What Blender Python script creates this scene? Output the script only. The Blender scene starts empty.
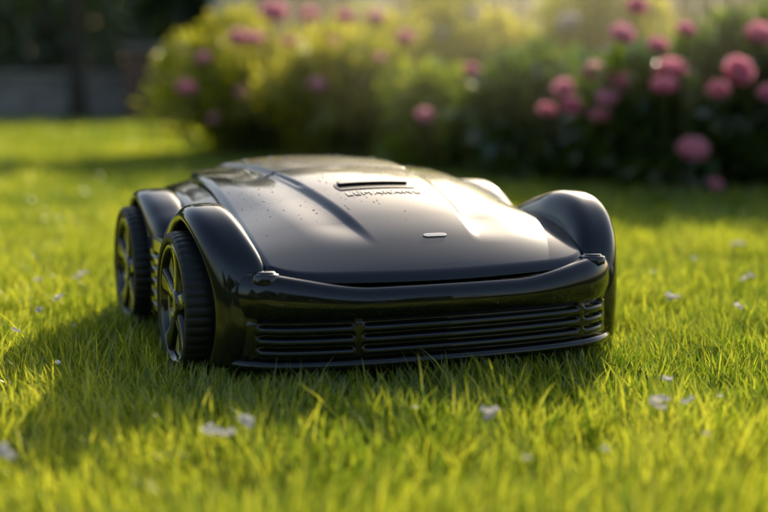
import bpy, math, random
import numpy as np
from mathutils import Vector, Matrix
rng=np.random.default_rng(7); random.seed(7)
sc=bpy.context.scene
sc.view_settings.view_transform='Standard'; sc.view_settings.look='None'; sc.view_settings.exposure=0

# ---------------------------------------------------------------- helpers
def new_mat(name):
    m=bpy.data.materials.new(name); m.use_nodes=True
    nt=m.node_tree; nt.nodes.clear()
    o=nt.nodes.new('ShaderNodeOutputMaterial')
    return m,nt,o
def pmat(name,col,rough=.5,metal=0,coat=0,coat_r=.03,noise=0,nscale=20,bump=0,bscale=200,spec=.5):
    m,nt,o=new_mat(name); b=nt.nodes.new('ShaderNodeBsdfPrincipled')
    b.inputs['Base Color'].default_value=(*col,1); b.inputs['Roughness'].default_value=rough
    b.inputs['Metallic'].default_value=metal; b.inputs['Coat Weight'].default_value=coat
    b.inputs['Coat Roughness'].default_value=coat_r; b.inputs['Specular IOR Level'].default_value=spec
    tc=nt.nodes.new('ShaderNodeTexCoord')
    if noise>0:
        n=nt.nodes.new('ShaderNodeTexNoise'); n.inputs['Scale'].default_value=nscale; n.inputs['Detail'].default_value=6
        nt.links.new(tc.outputs['Object'],n.inputs['Vector'])
        r=nt.nodes.new('ShaderNodeValToRGB')
        r.color_ramp.elements[0].position=.3; r.color_ramp.elements[1].position=.7
        r.color_ramp.elements[0].color=(*[c*(1-noise) for c in col],1)
        r.color_ramp.elements[1].color=(*[min(1,c*(1+noise)) for c in col],1)
        nt.links.new(n.outputs['Fac'],r.inputs['Fac']); nt.links.new(r.outputs['Color'],b.inputs['Base Color'])
    if bump>0:
        n2=nt.nodes.new('ShaderNodeTexNoise'); n2.inputs['Scale'].default_value=bscale; n2.inputs['Detail'].default_value=4
        nt.links.new(tc.outputs['Object'],n2.inputs['Vector'])
        bp=nt.nodes.new('ShaderNodeBump'); bp.inputs['Strength'].default_value=bump; bp.inputs['Distance'].default_value=.002
        nt.links.new(n2.outputs['Fac'],bp.inputs['Height']); nt.links.new(bp.outputs['Normal'],b.inputs['Normal'])
    nt.links.new(b.outputs[0],o.inputs[0]); return m
def leaf_mat(name,c0,c1,trans=.5,tcol=None,gloss=.06,rough=.35):
    """thin leaf: diffuse + translucent + a little gloss, colour varies by 'tint' attribute"""
    m,nt,o=new_mat(name)
    a=nt.nodes.new('ShaderNodeAttribute'); a.attribute_name='tint'
    r=nt.nodes.new('ShaderNodeValToRGB'); r.color_ramp.elements[0].color=(*c0,1); r.color_ramp.elements[1].color=(*c1,1)
    nt.links.new(a.outputs['Fac'],r.inputs['Fac'])
    d=nt.nodes.new('ShaderNodeBsdfDiffuse'); nt.links.new(r.outputs['Color'],d.inputs['Color'])
    t=nt.nodes.new('ShaderNodeBsdfTranslucent')
    mul=nt.nodes.new('ShaderNodeMix'); mul.data_type='RGBA'; mul.blend_type='MULTIPLY'; mul.inputs['Factor'].default_value=1
    nt.links.new(r.outputs['Color'],mul.inputs['A']); mul.inputs['B'].default_value=(*(tcol or (1,1,1)),1)
    nt.links.new(mul.outputs['Result'],t.inputs['Color'])
    mx=nt.nodes.new('ShaderNodeMixShader'); mx.inputs[0].default_value=trans
    nt.links.new(d.outputs[0],mx.inputs[1]); nt.links.new(t.outputs[0],mx.inputs[2])
    g=nt.nodes.new('ShaderNodeBsdfGlossy'); g.inputs['Roughness'].default_value=rough; g.inputs['Color'].default_value=(.9,.9,.85,1)
    m2=nt.nodes.new('ShaderNodeMixShader'); m2.inputs[0].default_value=gloss
    nt.links.new(mx.outputs[0],m2.inputs[1]); nt.links.new(g.outputs[0],m2.inputs[2])
    nt.links.new(m2.outputs[0],o.inputs[0]); return m
def link(ob,parent=None):
    sc.collection.objects.link(ob)
    if parent: ob.parent=parent
    return ob
def empty(name,loc=(0,0,0),rz=0):
    e=bpy.data.objects.new(name,None); e.location=loc; e.rotation_euler=(0,0,rz); e.empty_display_size=.1
    return link(e)
def mesh_np(name,V,faces_by_size,mat,parent=None,tint=None,smooth=False):
    me=bpy.data.meshes.new(name); V=np.asarray(V,dtype=np.float32)
    me.vertices.add(len(V)); me.vertices.foreach_set('co',V.ravel())
    loops=np.concatenate([f.ravel() for f in faces_by_size]).astype(np.int32)
    tot=np.concatenate([np.full(len(f),f.shape[1]) for f in faces_by_size]).astype(np.int32)
    st=np.concatenate([[0],np.cumsum(tot)[:-1]]).astype(np.int32)
    me.loops.add(len(loops)); me.loops.foreach_set('vertex_index',loops)
    me.polygons.add(len(tot)); me.polygons.foreach_set('loop_start',st)
    try: me.polygons.foreach_set('loop_total',tot)
    except Exception: pass
    me.polygons.foreach_set('use_smooth',np.full(len(tot),smooth))
    me.update(calc_edges=True)
    if tint is not None:
        at=me.attributes.new('tint','FLOAT','POINT'); at.data.foreach_set('value',np.asarray(tint,dtype=np.float32))
    for m in (mat if isinstance(mat,list) else [mat]): me.materials.append(m)
    return link(bpy.data.objects.new(name,me),parent)
def pymesh(name,V,F,mat,parent=None,smooth=True,sub=0,bevel=0,solid=0,recalc=True):
    me=bpy.data.meshes.new(name); me.from_pydata([tuple(v) for v in V],[],[tuple(f) for f in F])
    if recalc:
        import bmesh
        bm=bmesh.new(); bm.from_mesh(me); bmesh.ops.recalc_face_normals(bm,faces=bm.faces); bm.to_mesh(me); bm.free()
    for p in me.polygons: p.use_smooth=smooth
    me.materials.append(mat)
    ob=link(bpy.data.objects.new(name,me),parent)
    if solid: s=ob.modifiers.new('s','SOLIDIFY'); s.thickness=abs(solid); s.offset=-1 if solid>0 else 1
    if bevel: b=ob.modifiers.new('b','BEVEL'); b.width=bevel; b.segments=3; b.limit_method='ANGLE'; b.angle_limit=math.radians(35)
    if sub: s=ob.modifiers.new('u','SUBSURF'); s.levels=sub; s.render_levels=sub
    return ob
def grid_faces(nu,nv,closed_u=False):
    F=[]
    for j in range(nv-1):
        for i in range(nu-(0 if closed_u else 1)):
            a=j*nu+i; b=j*nu+(i+1)%nu; F.append((a,b,b+nu,a+nu))
    return F
def box(name,c,s,mat,parent=None,bevel=.01,rz=0):
    x,y,z=[k/2 for k in s]
    V=[(i*x,j*y,k*z) for k in(-1,1) for j in(-1,1) for i in(-1,1)]
    F=[(0,1,3,2),(4,5,7,6),(0,1,5,4),(2,3,7,6),(0,2,6,4),(1,3,7,5)]
    ob=pymesh(name,V,F,mat,parent,smooth=False,bevel=bevel); ob.location=c; ob.rotation_euler=(0,0,rz); return ob
def lathe_x(name,prof,mat,parent,cx,cy,cz,n=96,mod=None,smooth=True):
    V=[];
    for j,(x,r) in enumerate(prof):
        for i in range(n):
            a=2*math.pi*i/n; rr=r+(mod(i,j) if mod else 0)
            V.append((cx+x,cy+rr*math.cos(a),cz+rr*math.sin(a)))
    return pymesh(name,V,grid_faces(n,len(prof),True),mat,parent,smooth)
def herm(xs,ys):
    xs=np.array(xs,float); ys=np.array(ys,float); m=np.gradient(ys,xs)
    def f(x):
        x=np.clip(x,xs[0],xs[-1]); i=np.clip(np.searchsorted(xs,x)-1,0,len(xs)-2)
        h=xs[i+1]-xs[i]; t=(x-xs[i])/h
        return (2*t**3-3*t**2+1)*ys[i]+(t**3-2*t**2+t)*h*m[i]+(-2*t**3+3*t**2)*ys[i+1]+(t**3-t**2)*h*m[i+1]
    return f
def sstep(a,b,x):
    t=np.clip((x-a)/(b-a),0,1); return t*t*(3-2*t)

# ---------------------------------------------------------------- camera
cam_d=bpy.data.cameras.new('camera'); cam=link(bpy.data.objects.new('camera',cam_d)); sc.camera=cam
cam.location=(0,0,.41); cam.rotation_euler=(math.radians(90-7.9),0,0)
cam_d.lens=61.5; cam_d.sensor_width=36; cam_d.clip_end=1000; cam_d.clip_start=.02
cam_d.dof.use_dof=True; cam_d.dof.focus_distance=1.76; cam_d.dof.aperture_fstop=2.0

# ---------------------------------------------------------------- light
ELEV=math.radians(24); AZ=math.radians(15)
S=Vector((math.sin(AZ)*math.cos(ELEV),math.cos(AZ)*math.cos(ELEV),math.sin(ELEV)))
w=bpy.data.worlds.new('World'); sc.world=w; w.use_nodes=True
nt=w.node_tree; bg=nt.nodes['Background']; sky=nt.nodes.new('ShaderNodeTexSky'); sky.sky_type='NISHITA'
sky.sun_disc=False; sky.sun_elevation=ELEV; sky.sun_rotation=AZ; sky.dust_density=2.5; sky.air_density=1.2
nt.links.new(sky.outputs[0],bg.inputs[0]); bg.inputs[1].default_value=.14
sd=bpy.data.lights.new('sun','SUN'); sd.energy=5; sd.angle=math.radians(.5); sd.color=(1,.88,.63)
so=link(bpy.data.objects.new('sun',sd)); so.rotation_euler=(-S).to_track_quat('-Z','Y').to_euler()

# ---------------------------------------------------------------- mower
TH=math.radians(21); OX,OY=.0736,1.718
mower=empty('robotic_lawn_mower',(OX,OY,0),TH)
paint=pmat('mower_paint',(.012,.013,.016),.13,.5,1,.015)
paint_hood=pmat('mower_hood_paint',(.024,.026,.032),.17,.7,1,.03,bump=.02,bscale=900)
dark=pmat('mower_dark_plastic',(.008,.008,.009),.3,0,.5,.1)
gloss=pmat('mower_gloss_black',(.008,.008,.01),.12,0,1,.02)
rubber=pmat('tyre_rubber',(.018,.018,.018),.42,bump=.3,bscale=400)
rim_glow=pmat('rim_gap_glow',(.80,.66,.16),.4,.1,.5)  # yellow-green light between the spokes, painted as the rim disc's colour
chrome=pmat('badge_chrome',(.6,.6,.6),.15,1)

ys=[-.03,0,.05,.12,.25,.4,.55,.66,.71,.745,.76]
zc=herm(ys,[.148,.165,.189,.215,.247,.266,.271,.262,.245,.21,.17])
wf=herm([-.03,.04,.24,.4,.55,.68,.76],[.230,.234,.222,.212,.205,.19,.15])
df=herm([-.03,.04,.24,.4,.76],[.006,.014,.034,.028,.024])
def hood_z(x,y):
    u=np.abs(x)/wf(y); return zc(y)-df(y)*u**2.2
def crease(y): return .08+.03*np.clip((y-.05)/.25,0,3)**.9
def hood_full(x,y):
    z=hood_z(x,y); c=crease(y); ax=np.abs(x)
    k=sstep(.035,.12,y)
    z=z-.0055*sstep(c-.012,c+.004,ax)*k*(1-sstep(c+.004,c+.075,ax))
    z=z-.0025*np.exp(-((y-.395)/.0028)**2)*(ax<c+.02)
    z=z-.0022*np.exp(-((ax-c+.006)/.0026)**2)*sstep(.27,.3,y)
    return z
nu,nv=281,391
U,Vv=np.meshgrid(np.sin(np.linspace(-1,1,nu)*np.pi/2)*.5+np.linspace(-1,1,nu)*.5,np.linspace(0,1,nv)**1.25)
aU=np.abs(U)
yf=-.026+.022*aU**2+.035*aU**12; ye=.685-.02*aU**2-.09*aU**6
Y=yf+Vv*(ye-yf); X=U*wf(Y); Z=hood_full(X,Y)
de=np.minimum(Y-yf,(1-aU)*wf(Y)*1.2)
Z=Z-.0065*np.clip(1-de/.013,0,1)**2.2
V=np.stack([X,Y,Z],-1).reshape(-1,3)
hood=pymesh('hood',V,grid_faces(nu,nv),paint_hood,mower,True,solid=.0035,bevel=0,recalc=False)
roofm=pmat('mower_roof_panel',(.03,.03,.033),.28,.4,1,.1,bump=.2,bscale=500)
hood.data.materials.append(roofm)
for p in hood.data.polygons:
    c=p.center
    if c.y>.395 and abs(c.x)<crease(c.y)-.006: p.material_index=1
# body shell
V=[];rows=list(np.linspace(.02,.66,40))+[.69,.71,.73,.745,.755,.76]
for y in rows:
    wx=float(wf(y))*1.13
    pts=[]
    for t in np.linspace(0,1,18):
        x=wx*t; pts.append((x,float(hood_z(x,y))-.012))
    zl=pts[-1][1]
    for a in (20,45,70,90): pts.append((wx+.014*math.sin(math.radians(a)),zl-.014*(1-math.cos(math.radians(a)))))
    pts+= [(wx+.015,max(zl-.05,.07)),(wx+.012,.06),(wx,.045),(wx*.8,.042),(0,.042)]
    sec=[(-x,z) for x,z in pts[::-1]][:-1]+pts
    V+=[(x,y,z) for x,z in sec]
ns=len(sec); F=grid_faces(ns,len(rows)); F.append(tuple(range(ns))[::-1]); F.append(tuple((len(rows)-1)*ns+i for i in range(ns)))
pymesh('body_shell',V,F,gloss,mower,True)
# bumper
half=[(0,-.037),(.07,-.0355),(.13,-.031),(.19,-.022),(.232,-.008),(.258,.012),(.276,.036),(.287,.062),(.294,.088)]
hx=[p[0] for p in half]; L=[0]
for a,b in zip(half,half[1:]): L.append(L[-1]+math.dist(a,b))
fx=herm(L,hx); fy=herm(L,[p[1] for p in half])
prof=[(-.06,.134),(-.03,.1385),(-.016,.1405),(-.009,.1400),(-.004,.1380),(.000,.134),(.0035,.128),(.005,.120),(.0045,.112),(.002,.1045),(-.001,.0985)]
zs=.097; sl=[]
for k in range(3):
    z0=zs-k*.0148
    sl+=[(-.011,z0-.0003),(-.011,z0-.0042),(-.001,z0-.0052),(.0008,z0-.0066),(.0012,z0-.0100),(.0006,z0-.0138),(-.001,z0-.0145)]
low=[(-.008,.0522),(-.008,.050),(.001,.0485),(.005,.045),(.006,.041),(.004,.036),(-.004,.033),(-.04,.032)]
full=prof+sl+low; sls=set(sl)
s_list=np.linspace(-L[-1],L[-1],281); V=[]
for s in s_list:
    a=abs(s); sg=1 if s>=0 else -1
    x,y=float(fx(a)),float(fy(a)); e=.002
    tx=float(fx(min(a+e,L[-1]))-fx(max(a-e,0))); ty=float(fy(min(a+e,L[-1]))-fy(max(a-e,0))); n=math.hypot(tx,ty)
    nx,ny=ty/n,-tx/n
    if nx<0: nx=0 if a<.01 else nx
    X0=x*sg; g=1.0
    for cpos,hw in ((-.125,.010),(.205,.008)): g=min(g,float(sstep(hw*.6,hw,abs(X0-cpos))))
    g=min(g,float(1-sstep(.244,.250,abs(X0))))
    for d,z in full:
        if (d,z) in sls: d=d*g+(.0004)*(1-g)
        if z>.1: z=.1+(z-.1)*(1+ .5*float(sstep(.10,.27,x)))
        V.append((sg*(x+nx*d),y+ny*d,z))
npf=len(full); pymesh('front_bumper',V,grid_faces(npf,len(s_list)),paint,mower,True)
box('under_skirt',(0,.36,.05),(.44,.62,.03),dark,mower,.01)
# fenders
def fender(name,sgn,cy,Ro,a0,a1,xs_f,inr=.112):
    na=71; V=[]
    sec=[(0,.06),(0,.006),(.03,0),(.14,-.004),(.3,-.005),(.6,-.003),(.84,.003),(.95,.010),(1.0,.020),(1.015,.034),(1.0,.048)]
    sec2=[(.010,.060),(.026,.068),(.045,.073),(.070,.078),(.10,.082)]
    for i in range(na):
        a=a0+(a1-a0)*i/(na-1); ar=math.radians(a); ro=float(Ro(a))
        rows_=[(inr+(ro-inr)*m,xo) for m,xo in sec]+[(ro-q,xo) for q,xo in sec2]
        for k,(r,xo) in enumerate(rows_):
            y=cy-r*math.cos(ar); z=.1+r*math.sin(ar)
            z=max(z,.034+.0003*k)
            V.append((sgn*(-(float(xs_f(y))-xo)),y,z))
    return pymesh(name,V,grid_faces(len(sec)+len(sec2),na),paint,mower,True,sub=1)
RoF=herm([-32,-10,0,25,50,70,90,110,125,140,155,180,205],[.150,.148,.147,.150,.144,.140,.137,.137,.145,.162,.187,.177,.187])
RoR=herm([-25,0,25,40,55,75,90,135,180,205],[.187,.177,.187,.162,.145,.133,.128,.132,.150,.155])
xsF=herm([0,.02,.045,.07,.1,.2,.35],[.268,.280,.292,.30,.305,.306,.304])
xsR=herm([.3,.5,.6,.7],[.304,.304,.298,.28])
for sg,nm in ((1,'right'),(-1,'left')):
    fender('front_fender_'+nm,sg,.16,RoF,-32,200,xsF)
    fender('rear_fender_'+nm,sg,.52,RoR,-20,200,xsR)
    pr=[(-.28,.172),(-.3045,.171),(-.309,.166),(-.310,.150)]
    for k in range(5):
        z0=.148-k*.018; pr+=[(-.303,z0-.001),(-.303,z0-.006),(-.311,z0-.008),(-.311,z0-.016)]
    pr+=[(-.308,.052),(-.25,.048)]
    yy=list(np.linspace(.278,.402,8)); V=[(sg*x,y,z) for y in yy for x,z in pr]
    pymesh('side_panel_'+nm,V,grid_faces(len(pr),len(yy)),gloss,mower,False)
    for cy,wn in ((.16,'front'),(.52,'rear')):
        P=f'{wn}_wheel_{nm}_'
        cx=-.303 if sg==1 else .286
        prt=[(-.018,.083),(-.0225,.0855),(-.0245,.090),(-.0235,.095),(-.020,.0985),(-.012,.1),(0,.1003),(.012,.1),(.020,.0985),(.025,.09),(.025,.07)]
        prt=[(x*sg,r) for x,r in prt]
        lathe_x(P+'tyre',prt,rubber,mower,cx,cy,.1,288,lambda i,j:(-.0014 if (i//2)%3==0 and 4<=j<=9 else 0))
        lathe_x(P+'rim_ring',[(sg*x,r) for x,r in [(-.0195,.0845),(-.0225,.082),(-.022,.078),(-.017,.075),(-.012,.073)]],gloss,mower,cx,cy,.1,96)
        lathe_x(P+'rim',[(sg*x,r) for x,r in [(-.0125,.0745),(-.0115,.06),(-.010,.03),(-.009,.0)]],rim_glow,mower,cx,cy,.1,96)
        lathe_x(P+'hub',[(sg*x,r) for x,r in [(-.002,.026),(-.016,.024),(-.0205,.020),(-.0225,.013),(-.020,.0115),(-.020,0)]],gloss,mower,cx,cy,.1,48)
        for k in range(5):
            a=2*math.pi*k/5+.35; V=[];
            for r,hw,xo in ((.012,.013,-.019),(.035,.0115,-.0175),(.055,.013,-.018),(.076,.019,-.0205)):
                for (tt,dx) in ((-1,.010),(-1,.002),(-.75,0),(.75,0),(1,.002),(1,.010)):
                    y=r*math.cos(a)-tt*hw*math.sin(a); z=r*math.sin(a)+tt*hw*math.cos(a)
                    V.append((cx+sg*(xo+dx),cy+y,.1+z))
            pymesh(P+f'spoke_{k+1}',V,grid_faces(6,4),gloss,mower,True)
    kx,ky,kz=-.236*sg,.010,.1625
    V=[];prk=[(0,0),(.011,0),(.0125,-.001),(.0135,-.003),(.0165,-.003),(.018,-.005),(.018,-.014)]
    for r,zz in prk[::-1]:
        for i in range(40):
            a=2*math.pi*i/40; V.append((kx+r*math.cos(a),ky+r*math.sin(a),kz+zz))
    pymesh('stop_button_'+nm,V,grid_faces(40,len(prk),True),gloss,mower,True)
def patch(name,x0,x1,y0,y1,off,thick,mat,rad=.4,nx=40,ny=10,bev=.001):
    V=[]
    for j in range(ny):
        for i in range(nx):
            u=-1+2*i/(nx-1); v=-1+2*j/(ny-1)
            lim=(1-abs(v)**3*rad*.12*( (y1-y0)/(x1-x0)*4))
            x=(x0+x1)/2+(x1-x0)/2*u*lim; y=(y0+y1)/2+(y1-y0)/2*v
            V.append((x,y,float(hood_full(np.float64(x),np.float64(y)))+off))
    return pymesh(name,V,grid_faces(nx,ny),mat,mower,True,solid=thick,bevel=bev,recalc=False)
patch('handle_recess',-.062,.062,.228,.262,.0012,.004,dark)
patch('handle_bar',-.055,.055,.248,.262,.0048,.004,paint_hood)
patch('badge',-.0,.034,.052,.060,.0016,.003,chrome,rad=3)
fc=bpy.data.curves.new('lettering','FONT'); fc.body='LEMARANE'; fc.size=.021; fc.extrude=.0006; fc.align_x='CENTER'; fc.space_character=1.15
to=link(bpy.data.objects.new('lettering_tmp',fc)); dg=bpy.context.evaluated_depsgraph_get()
tm=bpy.data.meshes.new_from_object(to.evaluated_get(dg)); bpy.data.objects.remove(to)
for v in tm.vertices:
    x,y=v.co.x,v.co.y+.202; v.co=(x,y,float(hood_full(np.float64(x),np.float64(y)))+.0008+v.co.z)
tm.materials.clear(); tm.materials.append(chrome); link(bpy.data.objects.new('lettering',tm),mower)
V=[];F=[]
def drop(x,y,r,zfun):
    z=float(zfun(np.float64(x),np.float64(y))); b=len(V)
    for k,(rr,zz) in enumerate(((1,0),(.85,.35),(.5,.6),)):
        for i in range(7):
            a=2*math.pi*i/7; V.append((x+r*rr*math.cos(a),y+r*rr*math.sin(a),z+r*zz))
    V.append((x,y,z+r*.68))
    for k in range(2):
        for i in range(7): F.append((b+k*7+i,b+k*7+(i+1)%7,b+(k+1)*7+(i+1)%7,b+(k+1)*7+i))
    for i in range(7): F.append((b+14+i,b+14+(i+1)%7,b+21))
for i in range(2600):
    y=random.uniform(.10,.64)**1.0; x=random.uniform(-1,1)*float(wf(y))*.93
    if random.random()>(y/.66)**1.5: continue
    drop(x,y,random.choice((.0006,.0008,.001,.0014)),hood_full)
for i in range(8): drop(random.uniform(-.15,.15),random.uniform(.5,.62),random.uniform(.003,.0045),hood_full)
wd=pmat('water_drops',(.5,.5,.5),.05,0,1,.02); wd.node_tree.nodes['Principled BSDF'].inputs['Transmission Weight'].default_value=.9
pymesh('water_drops',V,F,wd,mower,True,recalc=False)

# ---------------------------------------------------------------- ground + grass
def ground_mat():
    m,nt,o=new_mat('lawn_ground'); b=nt.nodes.new('ShaderNodeBsdfPrincipled'); tc=nt.nodes.new('ShaderNodeTexCoord')
    n=nt.nodes.new('ShaderNodeTexNoise'); n.inputs['Scale'].default_value=6; n.inputs['Detail'].default_value=8
    r=nt.nodes.new('ShaderNodeValToRGB'); r.color_ramp.elements[0].color=(.015,.028,.005,1); r.color_ramp.elements[1].color=(.05,.085,.014,1)
    nt.links.new(tc.outputs['Object'],n.inputs['Vector']); nt.links.new(n.outputs['Fac'],r.inputs['Fac']); nt.links.new(r.outputs['Color'],b.inputs['Base Color'])
    b.inputs['Roughness'].default_value=.95; b.inputs['Specular IOR Level'].default_value=.1
    nt.links.new(b.outputs[0],o.inputs[0]); return m
g=40; xs=np.linspace(-200,200,g); V=[(x,y,0) for y in xs for x in xs]
pymesh('lawn_ground',V,grid_faces(g,g),ground_mat(),None,False)

ct,st_=math.cos(TH),math.sin(TH)
def to_local(x,y):
    dx,dy=x-OX,y-OY; return dx*ct+dy*st_, -dx*st_+dy*ct
def vnoise(x,y,sc_,seed):
    r=np.random.default_rng(seed); T=r.random((64,64)); x=x*sc_; y=y*sc_
    xi=np.floor(x).astype(int); yi=np.floor(y).astype(int); fx_=x-xi; fy_=y-yi; fx_=fx_*fx_*(3-2*fx_); fy_=fy_*fy_*(3-2*fy_)
    a=T[xi%64,yi%64];b=T[(xi+1)%64,yi%64];c=T[xi%64,(yi+1)%64];d=T[(xi+1)%64,(yi+1)%64]
    return (a*(1-fx_)+b*fx_)*(1-fy_)+(c*(1-fx_)+d*fx_)*fy_
def grass_band(n,y0,y1,h0,h1,wd0,wd1,tl=0):
    yy=rng.uniform(y0,y1,int(n*2.2)); hw=.36*yy+.3; keep=rng.random(len(yy))<hw/(.36*y1+.3); yy=yy[keep][:n]; hw=hw[keep][:n]
    x=rng.uniform(-1,1,len(yy))*hw; y=yy; n=len(y)
    cl=vnoise(x,y,9,1)*.5+vnoise(x,y,28,2)*.5
    h=(h0+(h1-h0)*rng.random(n)**1.7)*(.5+.85*cl)
    wd=rng.uniform(wd0,wd1,n)
    lx,ly=to_local(x,y)
    under=(np.abs(lx)<.27)&(ly>-.03)&(ly<.76)
    h=np.where(under,np.minimum(h,.022+.012*rng.random(n)),h)
    wh=(np.abs(np.abs(lx)-.3)<.028)&((np.abs(ly-.16)<.06)|(np.abs(ly-.52)<.06))
    h=np.where(wh,.006,h)
    near=(np.abs(lx)<.345)&(ly>-.07)&(ly<.78)&~under
    h=np.where(near,np.minimum(h,.048),h)
    az=rng.uniform(0,2*np.pi,n)+0; lean=rng.uniform(.03,.75,n)**1.3*h
    flow=vnoise(x,y,5,3)*2*np.pi*2
    dx=np.cos(az)*lean+np.cos(flow)*.15*h; dy=np.sin(az)*lean+np.sin(flow)*.15*h
    wa=rng.uniform(0,np.pi,n); wx=np.cos(wa)*wd/2; wy=np.sin(wa)*wd/2
    P=np.zeros((n,7,3))
    for k,(t,ww) in enumerate(((0,.8),(.4,1),(.75,.7))):
        cx=x+dx*t**1.8; cy=y+dy*t**1.8; cz=h*t*(1-.1*t)
        P[:,2*k]=np.stack([cx-wx*ww,cy-wy*ww,cz],-1); P[:,2*k+1]=np.stack([cx+wx*ww,cy+wy*ww,cz],-1)
    P[:,6]=np.stack([x+dx,y+dy,h*.9],-1)
    tint=np.clip(tl+.0+.9*rng.random(n)*(.1+.85*vnoise(x,y,3,5)+.6*vnoise(x,y,1.1,8))+ (rng.random(n)<.06)*.5,0,1)
    tt=np.repeat(tint,7)
    return P.reshape(-1,3),tt,n
Vs=[];Ts=[];N=0
for args in ((210000,.72,3.3,.022,.062,.0013,.0027),(6500,.72,3.3,.045,.082,.0016,.003,.35),(120000,3.3,7,.025,.058,.003,.0055),(85000,7,13,.03,.055,.007,.012)):
    P,t,n=grass_band(*args); Vs.append(P);Ts.append(t);N+=n
b=(np.arange(N)*7)[:,None]
mesh_np('lawn_grass',np.concatenate(Vs),[np.concatenate([b+np.array([0,1,3,2]),b+np.array([2,3,5,4])]),b+np.array([4,5,6])],
  leaf_mat('grass_blades',(.08,.19,.016),(.72,.74,.11),.62,(1.38,1.28,.6),.07,.3),None,np.concatenate(Ts))

# fallen petals
V=[];F=[]
def ground_at(px,py,z=.03):
    u=(px-384)/1300; t=(256-py)/1300; c,s=math.cos(math.radians(7.9)),math.sin(math.radians(7.9))
    dirv=Vector((u,c+t*s,-s+t*c)); k=(.41-z)/(-dirv.z); return dirv.x*k,dirv.y*k
def petal(x,y,z,r):
    b=len(V); az=random.uniform(0,6.28); ti=random.uniform(-.5,.5)
    M=Matrix.Translation((x,y,z))@Matrix.Rotation(az,4,'Z')@Matrix.Rotation(ti,4,'X')
    n=7
    for j in range(n):
        for i in range(n):
            u=-1+2*i/(n-1); v=-1+2*j/(n-1)
            k=math.sqrt(max(0,1-.5*v*v)); l=math.sqrt(max(0,1-.5*u*u))
            V.append(M@Vector((u*k*r*.65*(1+.25*v),v*l*r,.35*r*(u*u+.6*v*v)+.06*r*math.sin(5*u+3*v))))
    F.extend([tuple(b+q for q in f) for f in grid_faces(n,n)])
for px,py,r,k in ((222,434,.013,2),(243,423,.010,2),(484,415,.011,2),(655,405,.012,2),(685,403,.008,1),(663,382,.008,2),(670,297,.011,3),(735,247,.012,3),(742,277,.010,2),
   (62,299,.010,2),(84,276,.010,2),(412,408,.006,1),(40,310,.009,1),(75,325,.006,1),(735,310,.010,2),(700,438,.005,1),(8,455,.010,2),(40,280,.009,1),(525,465,.007,1),(648,275,.008,1),(60,365,.005,1),(690,262,.01,1),(20,335,.007,1),(155,420,.004,1),(600,450,.005,1),(720,395,.006,1)):
    for i in range(k):
        x,y=ground_at(px,py,.046); petal(x+random.uniform(-1,1)*r*.8,y+random.uniform(-1,1)*r,.046+random.uniform(-.003,.006),r*random.uniform(.8,1.1))
pet=pymesh('fallen_petals',V,F,leaf_mat('petal_white',(.78,.74,.72),(.85,.8,.76),.35,(1,1,1),.03),None,True,recalc=False)

# ---------------------------------------------------------------- foliage
def leaves(clumps,n,size,elong=2.2,up=.3,shell=.5,jit=.25):
    c=np.array(clumps); wgt=c[:,3]*c[:,4]*c[:,5]; wgt=wgt**.66; wgt/=wgt.sum()
    idx=rng.choice(len(c),n,p=wgt)
    d=rng.normal(size=(n,3)); d/=np.linalg.norm(d,axis=1)[:,None]
    rad=(shell+(1-shell)*rng.random(n))**.6; rad*=1+jit*rng.normal(size=n)*.5
    p=c[idx,:3]+d*rad[:,None]*c[idx,3:6]
    p[:,2]=np.maximum(p[:,2],.02)
    ax=d+rng.normal(size=(n,3))*.7; ax[:,2]+=up; ax/=np.linalg.norm(ax,axis=1)[:,None]
    sd_=np.cross(ax,rng.normal(size=(n,3))); sd_/=np.linalg.norm(sd_,axis=1)[:,None]
    nn=np.cross(ax,sd_)
    L_=size*rng.uniform(.6,1.3,n)[:,None]; W=L_/elong
    P=np.zeros((n,6,3))
    P[:,0]=p; P[:,1]=p+ax*L_*.35+sd_*W*.5-nn*W*.12; P[:,2]=p+ax*L_*.35-sd_*W*.5-nn*W*.12
    P[:,3]=p+ax*L_*.7+sd_*W*.38-nn*L_*.08; P[:,4]=p+ax*L_*.7-sd_*W*.38-nn*L_*.08; P[:,5]=p+ax*L_-nn*L_*.2
    ct_=rng.random(len(c)); tint=np.clip(.45*ct_[idx]+.55*rng.random(n),0,1)
    return P.reshape(-1,3),np.repeat(tint,6)
def leaf_obj(name,clumps,n,size,mat,parent,**k):
    P,t=leaves(clumps,n,size,**k); b=(np.arange(n)*6)[:,None]
    return mesh_np(name,P,[np.concatenate([b+np.array([1,3,4,2])]),np.concatenate([b+np.array([0,1,2]),b+np.array([3,5,4])])],mat,parent,t)
def clumpify(cx,cy,cz,rx,ry,rz,n,rs):
    out=[]
    for i in range(n):
        while True:
            d=np.array([random.uniform(-1,1) for _ in range(3)])
            if d@d<1: break
        r=rs*random.uniform(.6,1.3)
        out.append((cx+d[0]*rx,cy+d[1]*ry,max(r*.6,cz+d[2]*rz),r,r,r*.85))
    return out
m_peony=leaf_mat('peony_leaves',(.035,.085,.018),(.16,.25,.035),.58,(1.6,1.5,.5),.14,.28)
m_backlit=leaf_mat('shrub_leaves_backlit',(.20,.28,.03),(.62,.60,.10),.7,(1.4,1.25,.5),.08,.35)  # golden backlight glow put into the leaf colours
m_mid=leaf_mat('shrub_leaves_green',(.12,.20,.025),(.42,.46,.06),.65,(1.5,1.4,.5),.07,.35)
m_tree=leaf_mat('tree_leaves',(.018,.045,.010),(.11,.16,.026),.5,(1.6,1.5,.5),.10,.3)
m_pink=leaf_mat('peony_petals',(.90,.27,.44),(.97,.62,.73),.65,(1.02,1,1),.03)
m_white=leaf_mat('white_petals',(.7,.6,.6),(.8,.76,.7),.5,(1,1,1),.03)
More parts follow.
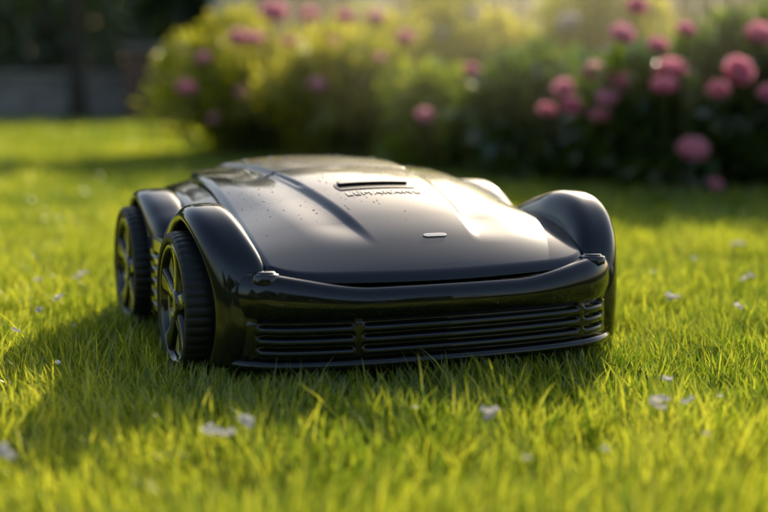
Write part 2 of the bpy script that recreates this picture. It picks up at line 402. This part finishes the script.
m_stem=pmat('stems',(.07,.10,.03),.7)
m_bark=pmat('bark',(.06,.045,.035),.9,noise=.4,nscale=15)
def flower_geo(r):
    V=[];F=[];T=[]
    for ring,(n,tilt,l,w_) in enumerate(((6,15,1,.62),(7,35,.95,.58),(7,55,.85,.5),(6,72,.7,.42),(5,85,.55,.35))):
        for i in range(n):
            a=2*math.pi*(i+random.random()*.5)/n+ring; te=math.radians(tilt+random.uniform(-8,8)); b=len(V)
            for j in range(4):
                t=j/3
                for k in (-1,0,1):
                    ww=w_*r*(.35+.9*math.sin(math.pi*min(1,.15+t*.75)))*k*.8
                    rr=l*r*(math.sin(t*1.45))*math.cos(te*(.6+.5*t)); zz=l*r*(t*math.sin(te)*1.0)+.15*r*t+ .15*r*abs(k)*t
                    V.append((rr*math.cos(a)-ww*math.sin(a),rr*math.sin(a)+ww*math.cos(a),zz-.35*r)); T.append(.2+.5*t+.3*random.random())
            for j in range(3):
                for k in range(2): q=b+j*3+k; F.append((q,q+1,q+4,q+3))
    return np.array(V),np.array(F),np.array(T)
FG=[flower_geo(1.0) for _ in range(4)]
def flowers(name,items,mat,parent):
    Vs=[];Fs=[];Ts=[];o=0
    for (x,y,z,r) in items:
        V,F,T=random.choice(FG)
        M=Matrix.Rotation(random.uniform(-.5,.5),3,'Z')@Matrix.Rotation(random.uniform(.2,1.0),3,'X')
        A=np.array(M); Vs.append((V*r)@A.T+np.array([x,y,z])); Fs.append(F+o); Ts.append(np.clip(T*random.uniform(.5,1.2),0,1)); o+=len(V)
    return mesh_np(name,np.concatenate(Vs),[np.concatenate(Fs)],mat,parent,np.concatenate(Ts),True)
def stems(name,items,parent,cx,cy,r=.006,mat=None):
    V=[];F=[]
    for (x,y,z,_) in items:
        bx,by=cx+(x-cx)*.35,cy+(y-cy)*.35; b=len(V)
        for j in range(6):
            t=j/5; px=bx+(x-bx)*t**1.4; py=by+(y-by)*t**1.4; pz=z*t
            for i in range(5):
                a=i*2*math.pi/5; rr=r*(1.2-.6*t); V.append((px+rr*math.cos(a),py+rr*math.sin(a),pz))
        F+= [tuple(b+q for q in f) for f in grid_faces(5,6,True)]
    return pymesh(name,V,F,mat or m_stem,parent,True,recalc=False)
def at_depth(px,py,Yd):
    u=(px-384)/1300; t=(256-py)/1300; c,s=math.cos(math.radians(7.9)),math.sin(math.radians(7.9))
    k=Yd/(c+t*s); return u*k,Yd,.41+(-s+t*c)*k
def bush(name,cx,cy,w,d,h,n,size,mat,fl,flmat=None,nc=26,rs=.13,extra=8):
    e=empty(name,(cx,cy,0))
    cl=clumpify(0,0,h*.5,w*.8,d*.8,h*.42,nc,rs)
    leaf_obj('leaves',cl,n,size,mat,e,elong=2.6,up=.2)
    it=[(x-cx,y-cy,z,r) for x,y,z,r in fl]
    st=[(c[0],c[1],c[2],0) for c in cl]+it
    stems('stems',st,e,0,0)
    if it: flowers('blooms',it,flmat or m_pink,e)
    return e
def F_(lst,Yd,r=.045):
    out=[]
    for it in lst:
        px,py=it[0],it[1]; q=it[2] if len(it)>2 else 1
        x,y,z=at_depth(px,py,Yd+random.uniform(-.12,.05)); out.append((x,y,max(z,.05),r*q))
    return out
bush('peony_bush',1.42,4.75,.42,.42,.62,4600,.085,m_peony,F_([(735,73,1.05),(715,92,.8),(757,37,1.1),(712,196,.6),(765,95,.7)],4.25,.050),nc=34)
bush('peony_bush',1.02,4.7,.38,.36,.50,4600,.085,m_peony,F_([(690,151,1.1),(662,88,.9),(668,72,1.1),(683,32,.7),(655,48,.8)],4.2,.050),nc=32)
bush('peony_bush',.68,5.0,.36,.36,.44,4200,.085,m_peony,F_([(592,74,1),(605,100,.85),(598,117,.9),(620,85,1),(620,37,1),(570,107,.8),(562,90,.8),(545,112,.7),(635,8,.8)],4.4,.049),nc=30)
bush('flowering_shrub',.22,5.5,.42,.4,.40,4400,.07,m_mid,F_([(425,117,.8),(470,72,.7),(500,95,.6)],5.0,.045),nc=30)
bush('flowering_shrub',-.22,6.1,.45,.45,.6,4600,.07,m_backlit,F_([(318,86,.8),(345,20,.9),(375,20,1),(405,40,.8),(380,60,.6)],5.6,.05),nc=34)
bush('flowering_shrub',-.72,6.5,.42,.42,.66,5000,.07,m_backlit,F_([(275,15,1.3),(310,18,1),(255,42,1),(188,90,1),(240,40,.9),(245,95,.8),(205,60,.8),(290,45,.7),(215,120,.6),(330,45,.8),(300,70,.6)],6.0,.052),nc=36)
bush('backlit_shrub',.35,7.0,.6,.5,.9,4600,.08,m_backlit,F_([(470,15,.8),(440,35,.7)],6.4,.05),m_white,nc=30,rs=.14)
bush('backlit_shrub',1.2,6.6,.6,.5,.9,4600,.08,m_backlit,F_([(567,25,1.1),(605,55,.7)],5.9,.05),m_white,nc=30,rs=.14)
bush('backlit_shrub',2.0,6.2,.5,.5,.85,4500,.08,m_mid,[],nc=30,rs=.14)
bush('backlit_shrub',-.35,7.6,.5,.5,.7,4500,.08,m_backlit,[],nc=28,rs=.14)

def tree(name,x,y,hh,tr,crown,n,size,mat):
    e=empty(name,(x,y,0)); V=[];F=[]
    def limb(p0,p1,r0,r1,seg=7,k=9):
        b=len(V); p0=Vector(p0);p1=Vector(p1); off=Vector((random.uniform(-.06,.06),random.uniform(-.06,.06),0))*hh*.3
        for j in range(seg):
            t=j/(seg-1); p=p0.lerp(p1,t)+off*math.sin(math.pi*t); r=r0+(r1-r0)*t
            if j==0 and p0.z<.1: r*=1.4
            for i in range(k):
                a=i*2*math.pi/k; V.append((p.x+r*math.cos(a),p.y+r*math.sin(a),p.z))
        F.extend([tuple(b+q for q in f) for f in grid_faces(k,seg,True)])
    limb((0,0,0),(0,0,hh),tr,tr*.5)
    cl=[]
    for c in crown: 
        cl+=clumpify(*c[:3],c[3],c[4],c[5],14,c[3]*.33)
        limb((0,0,hh*random.uniform(.6,.95)),(c[0],c[1],c[2]),tr*.45,tr*.15)
    pymesh('trunk_and_limbs',V,F,m_bark,e,True,recalc=False)
    leaf_obj('crown',cl,n,size,mat,e,elong=1.8,up=-.1); return e
tree('garden_tree',-2.62,11.3,2.4,.07,[(-.3,0,3.0,.9,.9,.5),(1.0,.2,3.1,.9,.8,.5),(2.0,-.3,2.7,.7,.6,.35),(.4,.2,3.8,.9,.9,.5)],7000,.11,m_tree)

def belt(name,x0,x1,y0,y1,h,nt_,n,size,rs=.8,mat=None):
    e=empty(name); cl=[];V=[];F=[]
    for i in range(nt_):
        cx=x0+(x1-x0)*(i+.5)/nt_+random.uniform(-.5,.5); cy=random.uniform(y0,y1); hh=h*random.uniform(.8,1.15)
        cl+=clumpify(cx,cy,hh*.5,(x1-x0)/nt_*.8,1.0,hh*.5,16,rs)
        b=len(V)
        for j in range(5):
            t=j/4
            for k in range(7): a=k*2*math.pi/7; r=.14*(1.3-t*.7); V.append((cx+r*math.cos(a),cy+r*math.sin(a),hh*.9*t))
        F+= [tuple(b+q for q in f) for f in grid_faces(7,5,True)]
    pymesh('trunks',V,F,m_bark,e,True,recalc=False)
    leaf_obj('crowns',cl,n,size,mat or m_tree,e,elong=1.6,up=0); return e
belt('tree_row',-14,12,19,22,4.2,13,28000,.26)
belt('tree_row',-14,12,24,28,6.5,10,14000,.40,1.3)
belt('tree_row',-16,16,-16,-12,5.5,12,18000,.46,1.3)  # unseen trees behind the camera, added to darken the bumper's reflection
belt('hedge',-11,-3.2,13.2,14.2,1.4,7,6500,.12,.45)

stone=pmat('wall_stone',(.33,.29,.28),.85,noise=.3,nscale=6,bump=.5,bscale=40)
brick=pmat('pillar_brick',(.2,.11,.08),.85,noise=.35,nscale=9)
wal=empty('garden_wall',(0,0,0))
for i in range(16):
    box(f'wall_course_{i}',(-9.6+i*.48,11.7,.13),(.47,.25,.26),stone,wal,.012)
    box(f'wall_upper_{i}',(-9.36+i*.48,11.7,.325),(.47,.24,.125),stone,wal,.012)
box('coping',(-5.9,11.7,.41),(7.8,.32,.045),stone,wal,.01)
pil=empty('brick_pillar',(-1.98,11.5,0))
box('pillar_shaft',(0,0,.3),(.46,.42,.6),brick,pil,.01); box('pillar_cap',(0,0,.625),(.54,.5,.05),stone,pil,.01)
white=pmat('column_paint',(.75,.70,.62),.6,noise=.05,nscale=3); glass=pmat('window_glass',(.02,.025,.03),.05); roofm2=pmat('roof_tiles',(.12,.07,.05),.9,noise=.3,nscale=12)
hs=empty('house',(1.2,17.5,0))
box('wall',(.6,1.6,1.5),(7.4,.3,3.0),pmat('house_wall_dark',(.2,.15,.11),.9,noise=.2,nscale=3),hs,.01)
box('porch_floor',(.6,.4,.06),(7.6,2.2,.12),stone,hs,.01)
for i,x in enumerate((-3.15,-1.35,.9,2.85)):
    box(f'column_{i}',(x,-.4,1.4),(.46,.4,2.6),white,hs,.02); box(f'column_base_{i}',(x,-.4,.2),(.54,.5,.2),white,hs,.02)
box('beam',(.6,-.4,2.8),(7.8,.5,.22),white,hs,.01)
for i,x in enumerate((-2.0,0.0,2.0)):
    box(f'window_{i}',(x,1.42,1.5),(1.0,.06,1.4),glass,hs,0); box(f'window_frame_{i}',(x,1.44,1.5),(1.14,.05,1.54),white,hs,.005)
V=[(-3.6,-.8,2.92),(4.8,-.8,2.92),(4.8,2.2,4.1),(-3.6,2.2,4.1),(-3.6,4.8,2.92),(4.8,4.8,2.92)]
pymesh('roof',V,[(0,1,2,3),(3,2,5,4),(0,3,4),(1,5,2)],roofm2,hs,False,solid=.08)
wood=pmat('fence_wood',(.07,.05,.04),.8,noise=.3,nscale=8)
fe=empty('wooden_fence',(0,0,0))
for i in range(26): box(f'picket_{i}',(1.95+i*.125,8.6,.7),(.1,.03,1.4),wood,fe,.004)
for z in (.25,1.15): box(f'rail_{z}',(3.5,8.64,z),(3.4,.04,.09),wood,fe,.004)

# thin sunlit haze hanging over the flower bed
m,nt,o=new_mat('haze'); vs=nt.nodes.new('ShaderNodeVolumeScatter'); vs.inputs['Density'].default_value=.032; vs.inputs['Anisotropy'].default_value=.65; vs.inputs['Color'].default_value=(1,.91,.66,1)
nt.links.new(vs.outputs[0],o.inputs['Volume'])
V=[];nn,mm=24,12
for j in range(mm+1):
    for i in range(nn):
        th=math.pi*j/mm; ph=2*math.pi*i/nn
        V.append((.95+1.9*math.sin(th)*math.cos(ph),7.7+3.9*math.sin(th)*math.sin(ph),.9+1.9*math.cos(th)))
pymesh('morning_haze',V,grid_faces(nn,mm+1,True),m,None,True)
print('done',N)
